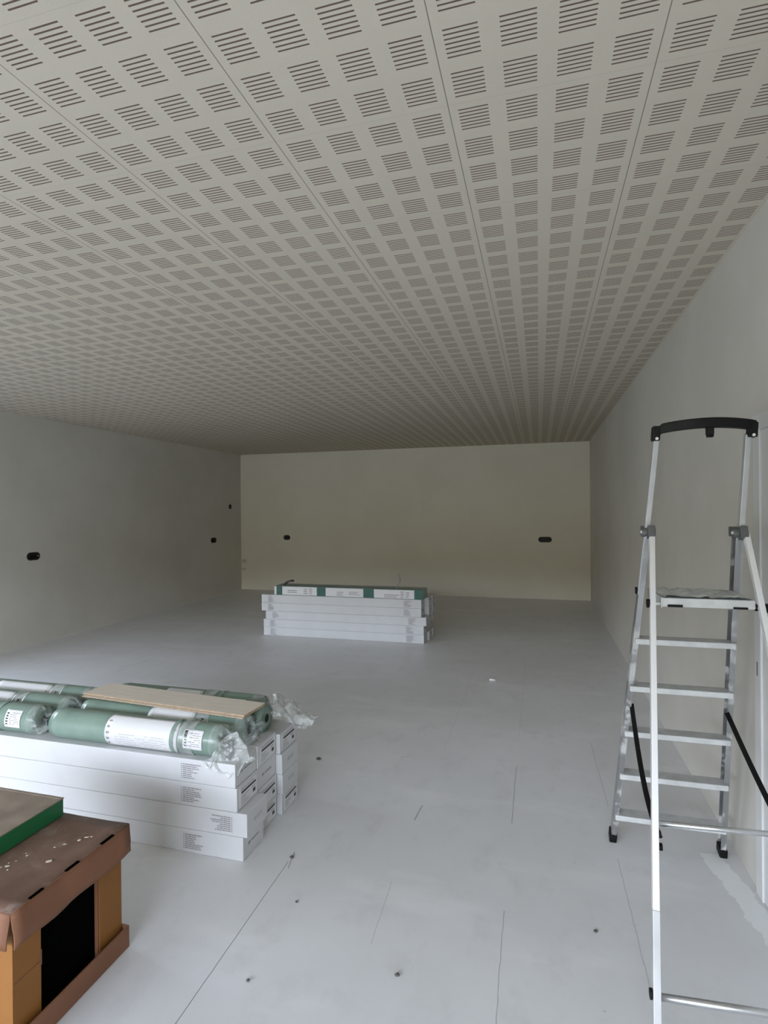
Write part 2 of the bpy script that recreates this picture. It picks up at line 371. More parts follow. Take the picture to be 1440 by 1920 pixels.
def stadium(bm, hl_, hr, n, depth, lip, mk, mi=0):
    """open cup with rounded ends, flange lip around"""
    pr = []
    for cx, a0 in ((hl_ - hr, -90), (-(hl_ - hr), 90)):
        for k in range(n + 1):
            a = math.radians(a0 + 180 * k / n); pr.append((cx, a))
    def ring(r, d): return [bm.verts.new(mk(cx + math.cos(a) * r, math.sin(a) * r, d)) for cx, a in pr]
    R = [ring(hr + lip, 0), ring(hr + lip, -.002), ring(hr, -.002), ring(hr * .97, depth)]
    for i in range(3):
        for k in range(len(pr)):
            bm.faces.new((R[i][k], R[i][(k + 1) % len(pr)], R[i + 1][(k + 1) % len(pr)], R[i + 1][k]))
    bm.faces.new(R[3])
for w, a, z, h, lab, dim in boxes:
    mk = (lambda s, t, d: Vector((-d, s, t))) if w == 'left' else (lambda s, t, d: Vector((s, d, t)))
    loc = (XL, a, z) if w == 'left' else (a, YB, z)
    cup = nb(); stadium(cup, h, .037 if h > .045 else .036, 8, .045, .016, mk)
    o = link('socket_box', cup, MT['dark_plastic'], loc=loc)
    tag(o, lab, 'electrical box', 'electrical boxes in the walls')

# door in the right wall, seen edge-on at the frame's side
d = empty('door_1', (XR, 2.3, 0)); d['kind'] = 'structure'
bm = nb(); X = XR - .014
for y0, y1, z0, z1 in ((2.735, 2.805, 0, 2.11), (1.80, 1.87, 0, 2.11), (1.87, 2.735, 2.04, 2.11)):
    box(bm, X - XR, 0, y0 - 2.3, y1 - 2.3, z0, z1)
link('door_frame', bm, MT['door'], d, bevel=.002)
bm = nb(); box(bm, -.006, 0, 1.873 - 2.3, 2.732 - 2.3, .006, 2.037); link('door_leaf', bm, MT['door'], d)
bm = nb(); box(bm, -.016, -.014, 2.765 - 2.3, 2.776 - 2.3, .97, 1.03); link('strike_plate', bm, MT['steel'], d)

# ------------------------------------------------------------------ flooring packs
rnd = random.Random(4)
def text_rows(bm, mk, w, h, rows, rr, mi=0, minfill=.5, bullet=False, th=.35):
    """rows of small printed dashes in a w x h field; mk maps (s,t) to 3D"""
    for i in range(rows):
        t0 = h - (i + .8) * h / rows; t1 = t0 + th * h / rows; s = 0
        if bullet: quad(bm, [mk(*p) for p in ((0, t0), (w * .04, t0), (w * .04, t1), (0, t1))], mi); s = w * .08
        end = w * rr.uniform(minfill, 1)
        while s < end:
            l = w * rr.uniform(.06, .2); e_ = min(s + l, end)
            quad(bm, [mk(*p) for p in ((s, t0), (e_, t0), (e_, t1), (s, t1))], mi); s = e_ + w * .02
def make_pack(L, Wd, H, endtype, seed, print_side=True, flip=False, xprint=.33, far=False):
    """a long carton of floorboards: origin at bottom right-hand near corner, body towards -x"""
    rr = random.Random(seed)
    t = empty('flooring_pack', (0, 0, 0))
    bm = nb(); box(bm, -L, 0, 0, Wd, .0005, H - .0005)
    bmesh.ops.subdivide_edges(bm, edges=[e for e in bm.edges if abs(e.verts[0].co.x - e.verts[1].co.x) > 1], cuts=7)
    for v in bm.verts:
        k = 1 - abs(v.co.x + L / 2) / (L / 2)
        v.co.y += (rr.random() - .5) * .002; v.co.z += 0
    link('carton', bm, MT['pack'], t, bevel=.0035)
    if print_side:
        for x0, w_ in ([(-xprint, .125)] if not far else [(-.235, .11), (-L + .10, .10)]):
            bm = nb()
            hh = H * (.66 if not far else .78); zz = H * (.16 if not far else .1)
            mk = lambda s, u, x0=x0, w_=w_: (x0 + ((w_ - s) if flip else s), -.0014, zz + u)
            text_rows(bm, mk, w_, hh, 8, rr, 0, .45, True, .48 if not far else .5)
            link('printed_text', bm, MT['ink_grey'], t)
    if endtype == 'label':
        bm = nb(); x = .0012
        box(bm, 0.0003, x, Wd * .12, Wd * .93, H * .10, H * .90)
        lb = link('end_label', bm, MT['label'], t)
        bm = nb(); x += .0006
        quad(bm, [(x, Wd * .2, H * .62), (x, Wd * .88, H * .62), (x, Wd * .88, H * .71), (x, Wd * .2, H * .71)])
        text_rows(bm, lambda s, u: (x, Wd * .18 + s, H * .76 + u), Wd * .7, H * .12, 2, rr, 0, .8, False, .28)
        text_rows(bm, lambda s, u: (x, Wd * .18 + s, H * .16 + u), Wd * .42, H * .4, 5, rr, 0, .5, False, .22)
        quad(bm, [(x, Wd * .74, H * .24), (x, Wd * .86, H * .24), (x, Wd * .86, H * .40), (x, Wd * .74, H * .40)])
        text_rows(bm, lambda s, u: (x, Wd * .68 + s, H * .45 + u), Wd * .2, H * .12, 2, rr, 0, .7, False, .3)
        link('label_print', bm, MT['ink'], lb)
    elif endtype == 'logo':
        bm = nb(); x = .0014
        for a0, a1, h0, h1 in ((.24, .30, .46, .62), (.30, .36, .50, .58)):
            quad(bm, [(x, Wd * a0, H * h0), (x, Wd * a1, H * (h0 + .04)), (x, Wd * a1, H * h1), (x, Wd * a0, H * (h1 - .05))])
        s = .40
        while s < .74:
            quad(bm, [(x, Wd * s, H * .50), (x, Wd * (s + .035), H * .50), (x, Wd * (s + .035), H * .57), (x, Wd * s, H * .57)]); s += .05
        link('end_logo', bm, MT['ink_grey'], t)
    elif endtype == 'badge':
        bm = nb(); x = .0014
        for a in (.34, .44, .54, .64):
            quad(bm, [(x, Wd * a, H * .42), (x, Wd * (a + .06), H * .42), (x, Wd * (a + .05), H * .6), (x, Wd * (a + .01), H * .62)])
        link('end_badge', bm, MT['ink_pale'], t)
    return t
# near stack: three columns by four layers
H_, W_ = .117, .210
near = {(0, 0): (-1.398, 'logo', .335, False), (0, 1): (-1.376, 'badge', .205, True), (0, 2): (-1.430, 'label', .315, False), (0, 3): (-1.438, 'logo', .305, False),
        (1, 0): (-1.432, 'label', .3, False), (1, 1): (-1.430, 'label', .3, False), (1, 2): (-1.436, 'logo', .3, False), (1, 3): (-1.434, 'label', .3, False),
        (2, 0): (-1.402, 'label', .3, False), (2, 1): (-1.398, 'badge', .3, False), (2, 2): (-1.400, 'badge', .3, False), (2, 3): (-1.412, 'label', .3, False)}
coln = ['front column', 'middle column', 'rear column']; lay = ['bottom', 'second', 'third', 'top']
endn = {'label': 'black-barred end label', 'logo': 'small grey end logo', 'badge': 'pale faded end mark'}
for (c, l), (x, et, xp, fl) in near.items():
    p = make_pack(2.25, W_, H_ * (.965 if c == 2 else 1), et, c * 10 + l, c == 0, fl, xp)
    p.location = (x, 2.408 + c * (W_ + .006), l * H_ * (.965 if c == 2 else 1))
    lead = ['bottom', 'second up', 'third up', 'topmost'][l]
    tag(p, f'white flooring pack with {endn[et]}, {lead} in {coln[c]} of near stack', 'flooring pack', 'flooring packs in the near stack')
# far stack
HF = .1125
farx = [(-1.430, 0), (-1.432, 0), (-1.398, 0), (-1.462, 0), (-1.460, 0)]
for c in range(3):
    for l in range(5):
        x = farx[l][0] + (0 if c == 0 else [.03, -.02, -.01, .06, .055][l] + (.01 if c == 2 else 0))
        p = make_pack(2.27, .205, HF, 'label' if (c + l) % 2 else 'logo', 100 + c * 10 + l, c == 0, False, .3, True)
        p.location = (x, 6.98 + c * .211, l * HF)
        lead = ['bottom pack', 'second pack up', 'third pack up', 'fourth pack up', 'topmost pack'][l]
        tag(p, f'white flooring pack, {lead} in the {coln[c]} of the far stack', 'flooring pack', 'flooring packs in the far stack')
# underlay pack in green and white wrap on the far stack
up = empty('underlay_pack', (-3.535, 6.985, 5 * HF))
LU, HU, DU = 2.10, .125, .27
bm = nb(); box(bm, 0, LU, 0, DU, .0005, HU); link('wrapped_board', bm, MT['green_pale'], up, bevel=.006)
bm = nb()
wl = []
for a, b_ in ((0, .03), (.12, .63), (.76, 1.29), (1.44, 1.98)):
    bm = nb(); box(bm, a, b_, -.002, .0, .006, HU - .008); wl.append(link('white_wrap_label', bm, MT['label'], up))
for a, b_ in ((.035, .118), (.635, .755), (1.295, 1.435), (1.985, 2.095)):
    bm = nb(); box(bm, a, b_, -.0025, .0, .003, HU - .004); link('green_band', bm, MT['green_dark'], up)
rr = random.Random(8)
for x0, w, z0, h, n in ((.20, .18, .03, .05, 2), (.44, .07, .02, .08, 3), (.52, .05, .02, .09, 5), (.92, .10, .015, .06, 3), (1.09, .16, .03, .05, 3), (1.58, .20, .015, .05, 2), (1.80, .05, .015, .09, 4), (1.87, .05, .02, .08, 3)):
    bm = nb(); text_rows(bm, lambda s, u: (x0 + s, -.0035, z0 + u), w, h, n, rr, 0, .7, False, .4)
    link('label_print', bm, MT['ink_grey'], wl[1 if x0 < .7 else 2 if x0 < 1.4 else 3])
bm = nb(); ribbon(bm, [(.10, .10, HU + .002), (.12, .10, HU + .02), (.15, .10, HU + .045), (.20, .10, HU + .062), (.24, .10, HU + .06)], .045, (0, 1, 0), .024); link('loose_strap', bm, MT['ink'], up)
bm = nb(); ribbon(bm, [(1.735, .006, HU), (1.755, .02, HU + .04), (1.785, .03, HU + .09), (1.79, .03, HU + .14), (1.765, .03, HU + .19)], .022, (1, 0, .2), .004)
link('loose_strap', bm, MT['alu_dark'], up)
bm = nb(); box(bm, .22, LU - .02, .008, .02, HU, HU + .006); link('edge_tape', bm, MT['ink'], up)
tag(up, 'long underlay pack in white and green wrap lying on top of the far stack', 'underlay pack')

# ------------------------------------------------------------------ underlay rolls
ZR = 4 * H_; RR = .0795
def make_roll(L, seed, big=(.42, .80), small=True, crinkle_r=True, crinkle_l=False, clear=None):
    """roll of foam lying along x; origin under its right-hand end"""
    rr = random.Random(seed); t = empty('underlay_roll', (0, 0, 0))
    bm = nb(); n = 28; rings = []; st = 24
    def rad(a, x):
        return RR * (1 + .018 * noise.noise(Vector((x * 3 + seed, math.cos(a) * 1.2, math.sin(a) * 1.2))))
    def P(x, a, off=0.0):
        r = rad(a, x) + off; y = math.cos(a) * r * 1.0; z = math.sin(a) * r
        if z < -RR * .90: z = -RR * .90
        return Vector((x, y, z + RR * .90))
    for i in range(st + 1):
        x = -L + L * i / st; sh = 1 if 0 < i < st else .93
        rings.append([bm.verts.new(P(x, 2 * math.pi * k / n, -(1 - sh) * RR)) for k in range(n)])
    for i in range(st):
        for k in range(n): bm.faces.new((rings[i][k], rings[i][(k + 1) % n], rings[i + 1][(k + 1) % n], rings[i + 1][k]))
    # wound ends with a dark core
    for e_, sgn in ((0, -1), (st, 1)):
        prev = rings[e_]; x = -L if e_ == 0 else 0
        for fr, dxx, mi in ((.62, -.004, 0), (.30, .003, 0), (.26, -.03, 1)):
            cur = [bm.verts.new(Vector((x + sgn * dxx, math.cos(2 * math.pi * k / n) * RR * fr, RR * .90 + math.sin(2 * math.pi * k / n) * RR * fr))) for k in range(n)]
            for k in range(n): bm.faces.new((prev[k], prev[(k + 1) % n], cur[(k + 1) % n], cur[k])).material_index = mi
            prev = cur
        bm.faces.new(prev).material_index = 1
    link('foam_roll', bm, [MT['green_foam'], MT['ink']], t, smooth_=True)
    def patch(name, x0, x1, a0, a1, off, mat, parent=t, rnd_=0.0):
        b2 = nb(); nu, nv = 10, 14; g = []
        for i in range(nu + 1):
            row = []
            for j in range(nv + 1):
                v = j / nv; x = x0 + (x1 - x0) * i / nu + rnd_ * (abs(v - .5) * 2) ** 3 * (1 if i < nu / 2 else -1)
                a = math.radians(a0 + (a1 - a0) * v); row.append(b2.verts.new(P(x, a, off)))
            g.append(row)
        for i in range(nu):
            for j in range(nv): b2.faces.new((g[i][j], g[i + 1][j], g[i + 1][j + 1], g[i][j + 1]))
        o = link(name, b2, mat, parent, smooth_=True, recalc=False)
        md = o.modifiers.new('thick', 'SOLIDIFY'); md.thickness = .0008; md.offset = 0
        return o
    def marks(parent, x0, x1, a0, a1, rows, mat, cols=(0, 1), fill=.8, th=.3):
        b2 = nb()
        for i in range(rows):
            aa = a0 + (a1 - a0) * (i + .3) / rows; ab = aa + (a1 - a0) / rows * th; s = x0
            while s < x1:
                e2 = min(x1, s + rr.uniform(.006, .02))
                if rr.random() < fill:
                    quad(b2, [P(s, math.radians(aa), .0034), P(e2, math.radians(aa), .0034), P(e2, math.radians(ab), .0034), P(s, math.radians(ab), .0034)])
                s = e2 + .003
        return link('label_print', b2, mat, parent)
    if big:
        xa, xb = -L + big[0] * L, -L + big[1] * L
        lb = patch('paper_label', xa, xb, 100, 235, .0022, MT['label'], rnd_=.012)
        marks(lb, xa + .012, xa + .03, 120, 225, 5, MT['ink_grey'], fill=.8, th=.35)
        marks(lb, xb - .035, xb - .015, 130, 215, 4, MT['ink_grey'], fill=.8, th=.3)
        marks(lb, xa + .06, xb - .06, 170, 225, 6, MT['ink_pale'], fill=.7, th=.2)
        b_ = xb + .035
        patch('clear_band', xb + .004, b_ + .05, 80, 262, .0035, MT['film'])
        patch('dark_mark', b_ + .005, b_ + .022, 135, 160, .0030, MT['ink'])
    if small:
        xs = -.20
        patch('wrap_band', xs - .075, xs - .05, 60, 262, .003, MT['green_pale'])
        lb = patch('barcode_label', xs + .005, xs + .115, 130, 200, .0026, MT['label'])
        marks(lb, xs + .015, xs + .030, 140, 190, 5, MT['ink'], fill=.9, th=.5)
        marks(lb, xs + .040, xs + .105, 140, 190, 7, MT['ink_grey'], fill=.8, th=.3)
    # the film sleeve, gathered at the ends
    def crinkle(sgn, x_at):
        b2 = nb(); prof = [(-.05, 1.01), (-.01, 1.015), (.015, .9), (.03, .55), (.042, .35), (.056, .5), (.07, .62)]; rg = []; m = 30
        for i, (dx_, f) in enumerate(prof):
            ring = []
            for k in range(m):
                a = 2 * math.pi * k / m; w_ = noise.noise(Vector((math.cos(a) * 3 + seed, math.sin(a) * 3, dx_ * 14)))
                q = 1 + (0 if i < 2 else .45) * w_
                ring.append(b2.verts.new(Vector((x_at + sgn * dx_ + (w_ * .03 if i > 2 else 0), math.cos(a) * RR * f * q, max(.002, RR * .90 + math.sin(a) * RR * f * q)))))
            rg.append(ring)
        for i in range(len(rg) - 1):
            for k in range(m): b2.faces.new((rg[i][k], rg[i][(k + 1) % m], rg[i + 1][(k + 1) % m], rg[i + 1][k]))
        link('gathered_film_end', b2, MT['film'], t, recalc=False)
    if crinkle_r: crinkle(1, 0)
    if crinkle_l: crinkle(-1, -L)
    return t
YR = [2.497, 2.665, 2.833, 3.000]
rolls = [  # x right end, row, big label, small, right film, label text
    (-1.545, 0, (.36, .78), True, True, 'green underlay roll with broad white label, front row right on the near stack'),
    (-2.70, 0, None, True, True, 'green underlay roll with one small label showing, front row at left picture edge'),
    (-1.505, 1, (.44, .72), False, True, 'green underlay roll in second row, its right part under the thin boards'),
    (-2.66, 1, (.30, .62), False, True, 'green underlay roll in the second row, left of the thin boards'),
    (-1.490, 2, None, False, False, 'green underlay roll with dark open core, poking out below the boards at right'),
    (-2.66, 2, (.30, .72), False, True, 'green underlay roll with wide white label, rearmost roll at the left'),
    (-1.60, 3, (.35, .62), True, True, 'green underlay roll behind the thin boards, mostly hidden by them')]
ROLL = []
for i, (x, row, big, sm, fr, lab) in enumerate(rolls):
    r = make_roll(1.05 if row != 3 else 1.0, 3 + i * 7, big, sm, fr)
    r.location = (x, YR[row], ZR if row < 3 else ZR - .014)
    ROLL.append(r)
    tag(r, lab, 'underlay roll', 'rolls of green foam underlay on the near stack')

# loose crumpled film
def crumple(name, corners, nu, nv, amp, seed, mat, label, parent):
    a, b_, c, d_ = [Vector(p) for p in corners]; bm = nb(); g = []
    for i in range(nu + 1):
        row = []
        for j in range(nv + 1):
            u, v = i / nu, j / nv
            p = a.lerp(b_, u).lerp(d_.lerp(c, u), v)
            q = Vector((u * 3.2 + seed, v * 2.6, seed * 1.7)); n1 = noise.noise(q); n2 = noise.noise(q * 2.3)
            n3 = noise.noise(q + Vector((9, 3, 1))); k = .35 + .65 * (abs(v - .5) + abs(u - .5))
            p = p + Vector((n3 * amp * .8 * k, n2 * amp * .6 * k, (abs(n1) * 1.5 + abs(n2) * .35) * amp))
            row.append(bm.verts.new(p))
        g.append(row)
    for i in range(nu):
        for j in range(nv): bm.faces.new((g[i][j], g[i + 1][j], g[i + 1][j + 1], g[i][j + 1]))
    o = link(name, bm, mat, recalc=False); md = o.modifiers.new('thick', 'SOLIDIFY'); md.thickness = .0006
    o.parent = parent; o.location = -parent.location; o['label'] = label; return o
crumple('loose_film', [(-1.50, 2.88, ZR + .075), (-1.29, 2.82, ZR + .015), (-1.235, 2.99, ZR + .012), (-1.555, 3.07, ZR + .125)], 26, 20, .055, 3.1, MT['film'],
        'crumpled clear plastic film sticking out past the right end of the green rolls', ROLL[6])
crumple('loose_film', [(-1.62, 2.396, ZR - .03), (-1.455, 2.390, ZR - .075), (-1.375, 2.50, ZR - .045), (-1.50, 2.49, ZR + .12)], 24, 20, .045, 8.4, MT['film'],
        'crumpled clear plastic film hanging over the front corner of the near stack', ROLL[0])

# the two thin boards lying across the rolls
def board(x0, x1, y0, y1, z, th, rot, lab, tilt=0):
    cx, cy = (x0 + x1) / 2, (y0 + y1) / 2; bm = nb(); box(bm, x0 - cx, x1 - cx, y0 - cy, y1 - cy, 0, th)
    for f in bm.faces: f.material_index = 0 if len({round(v.co.z, 5) for v in f.verts}) == 1 else 1
    o = link('thin_board', bm, [MT['mdf'], MT['mdf_edge']], loc=(cx, cy, z), bevel=.001)
    o.rotation_euler = (0, tilt, math.radians(rot)); tag(o, lab, 'board', 'thin boards on the rolls'); return o
ZB = ZR + RR * 1.9 + .005
board(-2.595, -1.485, 2.622, 2.825, ZB, .006, -4.2, 'lower thin wooden board lying straight on the green rolls, pinkish raw edge')
board(-2.60, -1.480, 2.634, 2.836, ZB + .0085, .009, -4.7, 'upper pale thin wooden board lying on another board over the green rolls')

# ------------------------------------------------------------------ brown cardboard box with lid
bx = empty('cardboard_box', (-1.95, 1.585, 0))
def rel(bm, x0, x1, y0, y1, z0, z1, mi=0): box(bm, x0 + 1.95, x1 + 1.95, y0 - 1.585, y1 - 1.585, z0, z1, mi)
bx0, bx1, by0, by1 = -2.33, -1.587, 1.345, 1.812
T = .005
bm = nb()
rel(bm, bx0, bx1, by0, by0 + T, .006, .44); rel(bm, bx0, bx1, by1 - T, by1, .006, .44); rel(bm, bx0, bx0 + T, by0 + T, by1 - T, .006, .44)
oy0, oy1 = 1.448, 1.700
rel(bm, bx1 - T, bx1, by0 + T, oy0, .006, .44); rel(bm, bx1 - T, bx1, oy1, by1 - T, .006, .44)
rel(bm, bx1 - T, bx1, oy0, oy1, .40, .44); rel(bm, bx0 + T, bx1 - T, by0 + T, by1 - T, .006, .012)
link('carton_body', bm, MT['card_orange'], bx, bevel=.001)
bm = nb(); rel(bm, bx1 - .02, bx1 - T - .001, oy1 - .004, oy1 + .010, .02, .40); link('inner_flap', bm, MT['card_brown'], bx)
bm = nb(); rel(bm, bx1 - .001, bx1 + .0015, by0 + .004, oy0, .232, .2345); link('fold_seam', bm, MT['card_brown'], bx)
bm = nb(); rel(bm, bx1 - .02, bx1 + .001, oy0 - .006, oy0 + .002, .22, .27); link('torn_tab', bm, MT['card_brown'], bx)
bm = nb(); rel(bm, bx1 - .026, bx1 - .021, by0 + .01, by1 - .01, .014, .438); link('opening_shade_sheet', bm, MT['black'], bx)  # black sheet added behind the side opening to paint its dark interior
# base tray
bm = nb(); t0 = .085
rel(bm, bx0 - .02, -1.562, by0 - .02, by0 - .012, .001, t0); rel(bm, bx0 - .02, -1.562, by1 + .004, by1 + .012, .001, t0)
rel(bm, -1.570, -1.562, by0 - .012, by1 + .004, .001, t0); rel(bm, bx0 - .02, bx0 - .012, by0 - .012, by1 + .004, .001, t0)
rel(bm, bx0 - .012, -1.570, by0 - .012, by1 + .004, .001, .005)
link('base_tray', bm, MT['card_brown'], bx, bevel=.002)
# lid with soft, slightly bent rims
lx0, lx1, ly0, ly1, lz0, lz1 = -2.36, -1.566, 1.322, 1.832, .365, .475
def lid_panel(p00, p10, p11, p01, bulge, n, seed, nu=14, nv=5):
    p00, p10, p11, p01, n = map(Vector, (p00, p10, p11, p01, n)); b2 = nb(); g = []
    for i in range(nu + 1):
        row = []
        for j in range(nv + 1):
            u, v = i / nu, j / nv; p = p00.lerp(p10, u).lerp(p01.lerp(p11, u), v)
            q = noise.noise(Vector((u * 4 + seed, v * 1.5, seed))); k = (1 - v) if nv < 9 else 1
            row.append(b2.verts.new(p + n * (bulge * q * k)))
        g.append(row)
    for i in range(nu):
        for j in range(nv): b2.faces.new((g[i][j], g[i + 1][j], g[i + 1][j + 1], g[i][j + 1]))
    return b2
def merge(dst, src):
    me = bpy.data.meshes.new('tmp'); src.to_mesh(me); src.free(); dst.from_mesh(me); bpy.data.meshes.remove(me)
ox, oy = 1.95, -1.585
bm = nb()
Z = lambda x, y, z: (x + ox, y + oy, z)
merge(bm, lid_panel(Z(lx0, ly0, lz1), Z(lx1, ly0, lz1), Z(lx1, ly1, lz1), Z(lx0, ly1, lz1), .006, (0, 0, 1), 5.0, 14, 10))
lt = link('lid_top', bm, MT['lid'], bx, smooth_=True); md = lt.modifiers.new('thick', 'SOLIDIFY'); md.thickness = .004; md.offset = 0
bm = nb()
merge(bm, lid_panel(Z(lx1 + .008, ly0 + .004, lz0), Z(lx1 + .008, ly1 - .004, lz0 + .006), Z(lx1, ly1, lz1), Z(lx1, ly0, lz1 + .002), .014, (1, 0, 0), 2.2))
merge(bm, lid_panel(Z(lx0, ly0 - .008, lz0 + .015), Z(lx1 - .006, ly0 - .010, lz0 + .005), Z(lx1, ly0, lz1 + .002), Z(lx0, ly0, lz1), .014, (0, -1, 0), 3.2))
merge(bm, lid_panel(Z(lx0, ly1 + .006, lz0), Z(lx1, ly1 + .006, lz0), Z(lx1, ly1, lz1), Z(lx0, ly1, lz1), .01, (0, 1, 0), 4.2))
merge(bm, lid_panel(Z(lx0 - .006, ly0, lz0), Z(lx0 - .006, ly1, lz0), Z(lx0, ly1, lz1), Z(lx0, ly0, lz1), .01, (-1, 0, 0), 6.2))
lr = link('lid_rim', bm, MT['card_brown'], bx, smooth_=True); md = lr.modifiers.new('thick', 'SOLIDIFY'); md.thickness = .004; md.offset = 0
for a, b_ in ((1.392, 1.442), (1.533, 1.588), (1.690, 1.752)):
    bm = nb(); rel(bm, lx1 - .010, lx1 + .0012, a, b_, lz1 - .003, lz1 + .0042); link('lid_slot_shade', bm, MT['black'], bx)
bm = nb(); rr = random.Random(12)
def blob(bm, x, y, z, r, asp=1.0, h=.0018, ang=0):
    n = 12; c = bm.verts.new((x, y, z + h)); ring = []; 
    for k in range(n):
        a = 2 * math.pi * k / n; q = r * rr.uniform(.7, 1.15); dx_, dy_ = math.cos(a) * q * asp, math.sin(a) * q
        ring.append(bm.verts.new((x + dx_ * math.cos(ang) - dy_ * math.sin(ang), y + dx_ * math.sin(ang) + dy_ * math.cos(ang), z)))
    for k in range(n): bm.faces.new((c, ring[k], ring[(k + 1) % n]))
zt = lz1 + .0035
for x, y, r, asp in ((-1.672, 1.560, .011, 1.3), (-1.668, 1.690, .010, 1.0), (-1.655, 1.712, .006, 2.2), (-1.70, 1.655, .004, 2.5), (-1.79, 1.50, .008, 1.4), (-1.80, 1.515, .004, 1),
                     (-1.77, 1.485, .005, 1), (-1.775, 1.565, .006, 1), (-1.79, 1.575, .003, 1), (-1.805, 1.49, .004, 1), (-1.785, 1.53, .003, 1), (-1.64, 1.72, .004, 1.5), (-1.72, 1.63, .003, 2)):
    blob(bm, x + 1.95, y - 1.585, zt, r * .8, asp, .002, .5)
link('paint_drips', bm, MT['paint'], bx, smooth_=True)
tag(bx, 'brown lidded cardboard box with dark side opening, on the floor at front left', 'cardboard box')

# green tray on the lid, with a dusty sheet in it
tx1, ty0, ty1, tz0, tz1 = -1.866, 1.20, 1.812, lz1 + .006, lz1 + .072
tx0 = -2.30; ty0 = 1.36
tr = empty('green_tray', (-2.08, 1.6, tz0))
def relt(bm, x0, x1, y0, y1, z0, z1): box(bm, x0 + 2.08, x1 + 2.08, y0 - 1.6, y1 - 1.6, z0 - tz0, z1 - tz0)
bm = nb(); relt(bm, tx1 - .006, tx1, ty0, ty1, tz0, tz1); relt(bm, tx0, tx0 + .006, ty0, ty1, tz0, tz1); relt(bm, tx0 + .006, tx1 - .006, ty0, ty0 + .006, tz0, tz1)
relt(bm, tx0 + .006, tx1 - .006, ty1 - .006, ty1, tz0, tz1); relt(bm, tx0 + .006, tx1 - .006, ty0 + .006, ty1 - .006, tz0, tz0 + .004)
link('tray_shell', bm, MT['green_tray'], tr, bevel=.0015)
bm = nb(); relt(bm, tx1 - .012, tx1 + .002, ty0 - .002, ty1 + .002, tz1, tz1 + .004); relt(bm, tx0 - .002, tx1 - .012, ty1 - .01, ty1 + .002, tz1, tz1 + .004)
link('worn_rim', bm, MT['tray_top'], tr)
bm = nb(); relt(bm, tx0 + .008, tx1 - .016, ty0 + .008, ty1 - .012, tz1 - .006, tz1 + .002); link('dusty_sheet', bm, MT['tray_top'], tr)
tag(tr, 'green shallow tray covered by a dusty tan sheet, lying on the brown cardboard box', 'tray')

# ------------------------------------------------------------------ stepladder
ld = empty('step_ladder', (0.6, 2.4, 0)); OFF = Vector((0.6, 2.4, 0))
def q(p): return Vector(p) - OFF
K = .264; FY = 3.07
def LR(z): return Vector((.345 + .064 * z, FY - K * z, z))
def RRl(z): return Vector((.863 - .0311 * z, FY - K * z, z))
ax = (LR(1.6) - LR(0)).normalized()
for fn in (LR, RRl):
    inn = 1 if fn is LR else -1
    bm = nb(); a, b_ = fn(.02), fn(1.60)
    # channel: web plus two inward flanges
    bar(bm, q(a), q(b_), .004, .056); 
    off = Vector((inn * .011, 0, 0)); d1 = Vector((0, .026, 0))
    bar(bm, q(a + off + d1), q(b_ + off + d1), .020, .004); bar(bm, q(a + off - d1), q(b_ + off - d1), .020, .004)
    link('side_rail', bm, MT['alu'], ld)
    bm = nb(); p0, p1 = fn(0.0), fn(.055); bar(bm, q(Vector((p0.x + inn * .008, p0.y, .001))), q(Vector((p1.x + inn * .008, p1.y, .05))), .034, .066)
    link('rubber_foot', bm, MT['rubber'], ld, bevel=.006)
S0, SP = .154, .2363
for i in range(5):
    z = S0 + i * SP; a, b_ = LR(z), RRl(z); bm = nb()
    y0, y1 = a.y - .045, a.y + .04
    v = box(bm, a.x + .004 - .6, b_.x - .004 - .6, y0 - 2.4, y1 - 2.4, z - .013, z + .013)
    o = link('step', bm, MT['tread'], ld, bevel=.004)
# upper tubes from the hinges up to the handle
hL, hR = Vector((.456, 2.646, 1.607)), Vector((.806, 2.646, 1.604))
tL, tR = Vector((.477, 2.54, 2.00)), Vector((.812, 2.54, 2.00))
for a, b_ in ((LR(1.32) + Vector((.006, -.012, 0)), tL), (RRl(1.32) + Vector((-.004, -.012, 0)), tR)):
    bm = nb(); bar(bm, q(a), q(b_), .022, .030); link('upper_tube', bm, MT['tube_metal'], ld, bevel=.003)
# hinges
for c, s in ((hL, -1), (hR, 1)):
    bm = nb()
    bar(bm, q(c + Vector((0, .03, -.022))), q(c + Vector((0, .03, .02))), .036, .055)
    bar(bm, q(c + Vector((.010, -.035, -.03))), q(c + Vector((.010, -.02, .018))), .030, .05)
    tube(bm, [q(c + Vector((-.024, -.01, -.004))), q(c + Vector((.030, -.01, -.004)))], .024, 16)
    hg = link('hinge', bm, MT['alu_dark'], ld, bevel=.003)
    bm = nb(); tube(bm, [q(c + Vector((-.029, -.02, -.004))), q(c + Vector((-.024, -.02, -.004)))], .007, 10); link('rivet', bm, MT['alu_sky_bright'], hg)
# support legs
def on(a, b_, z): t = (a.z - z) / (a.z - b_.z); return a.lerp(b_, t)
sL0, sL1 = Vector((.468, 2.605, 1.59)), Vector((.318, 1.75, 0.0))
sR0, sR1 = Vector((.825, 2.605, 1.59)), Vector((.850, 1.77, 0.0))
for a, b_ in ((sL0, sL1), (sR0, sR1)):
    t = (b_ - a).normalized(); bm = nb(); e_ = b_ - t * .03
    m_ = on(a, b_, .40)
    bar(bm, q(a), q(m_), .021, .024); sl = link('support_leg', bm, MT['alu_sky_bright'], ld, bevel=.002)
    bm = nb(); bar(bm, q(m_), q(e_), .0225, .0255); link('lower_leg_no_glare', bm, MT['tube_metal'], sl, bevel=.002)  # duller metal paints the leg below where the sky reflection stops
    bm = nb(); bar(bm, q(b_ - t * .06), q(b_ - t * .014), .028, .032); link('rubber_foot', bm, MT['rubber'], ld, bevel=.004)
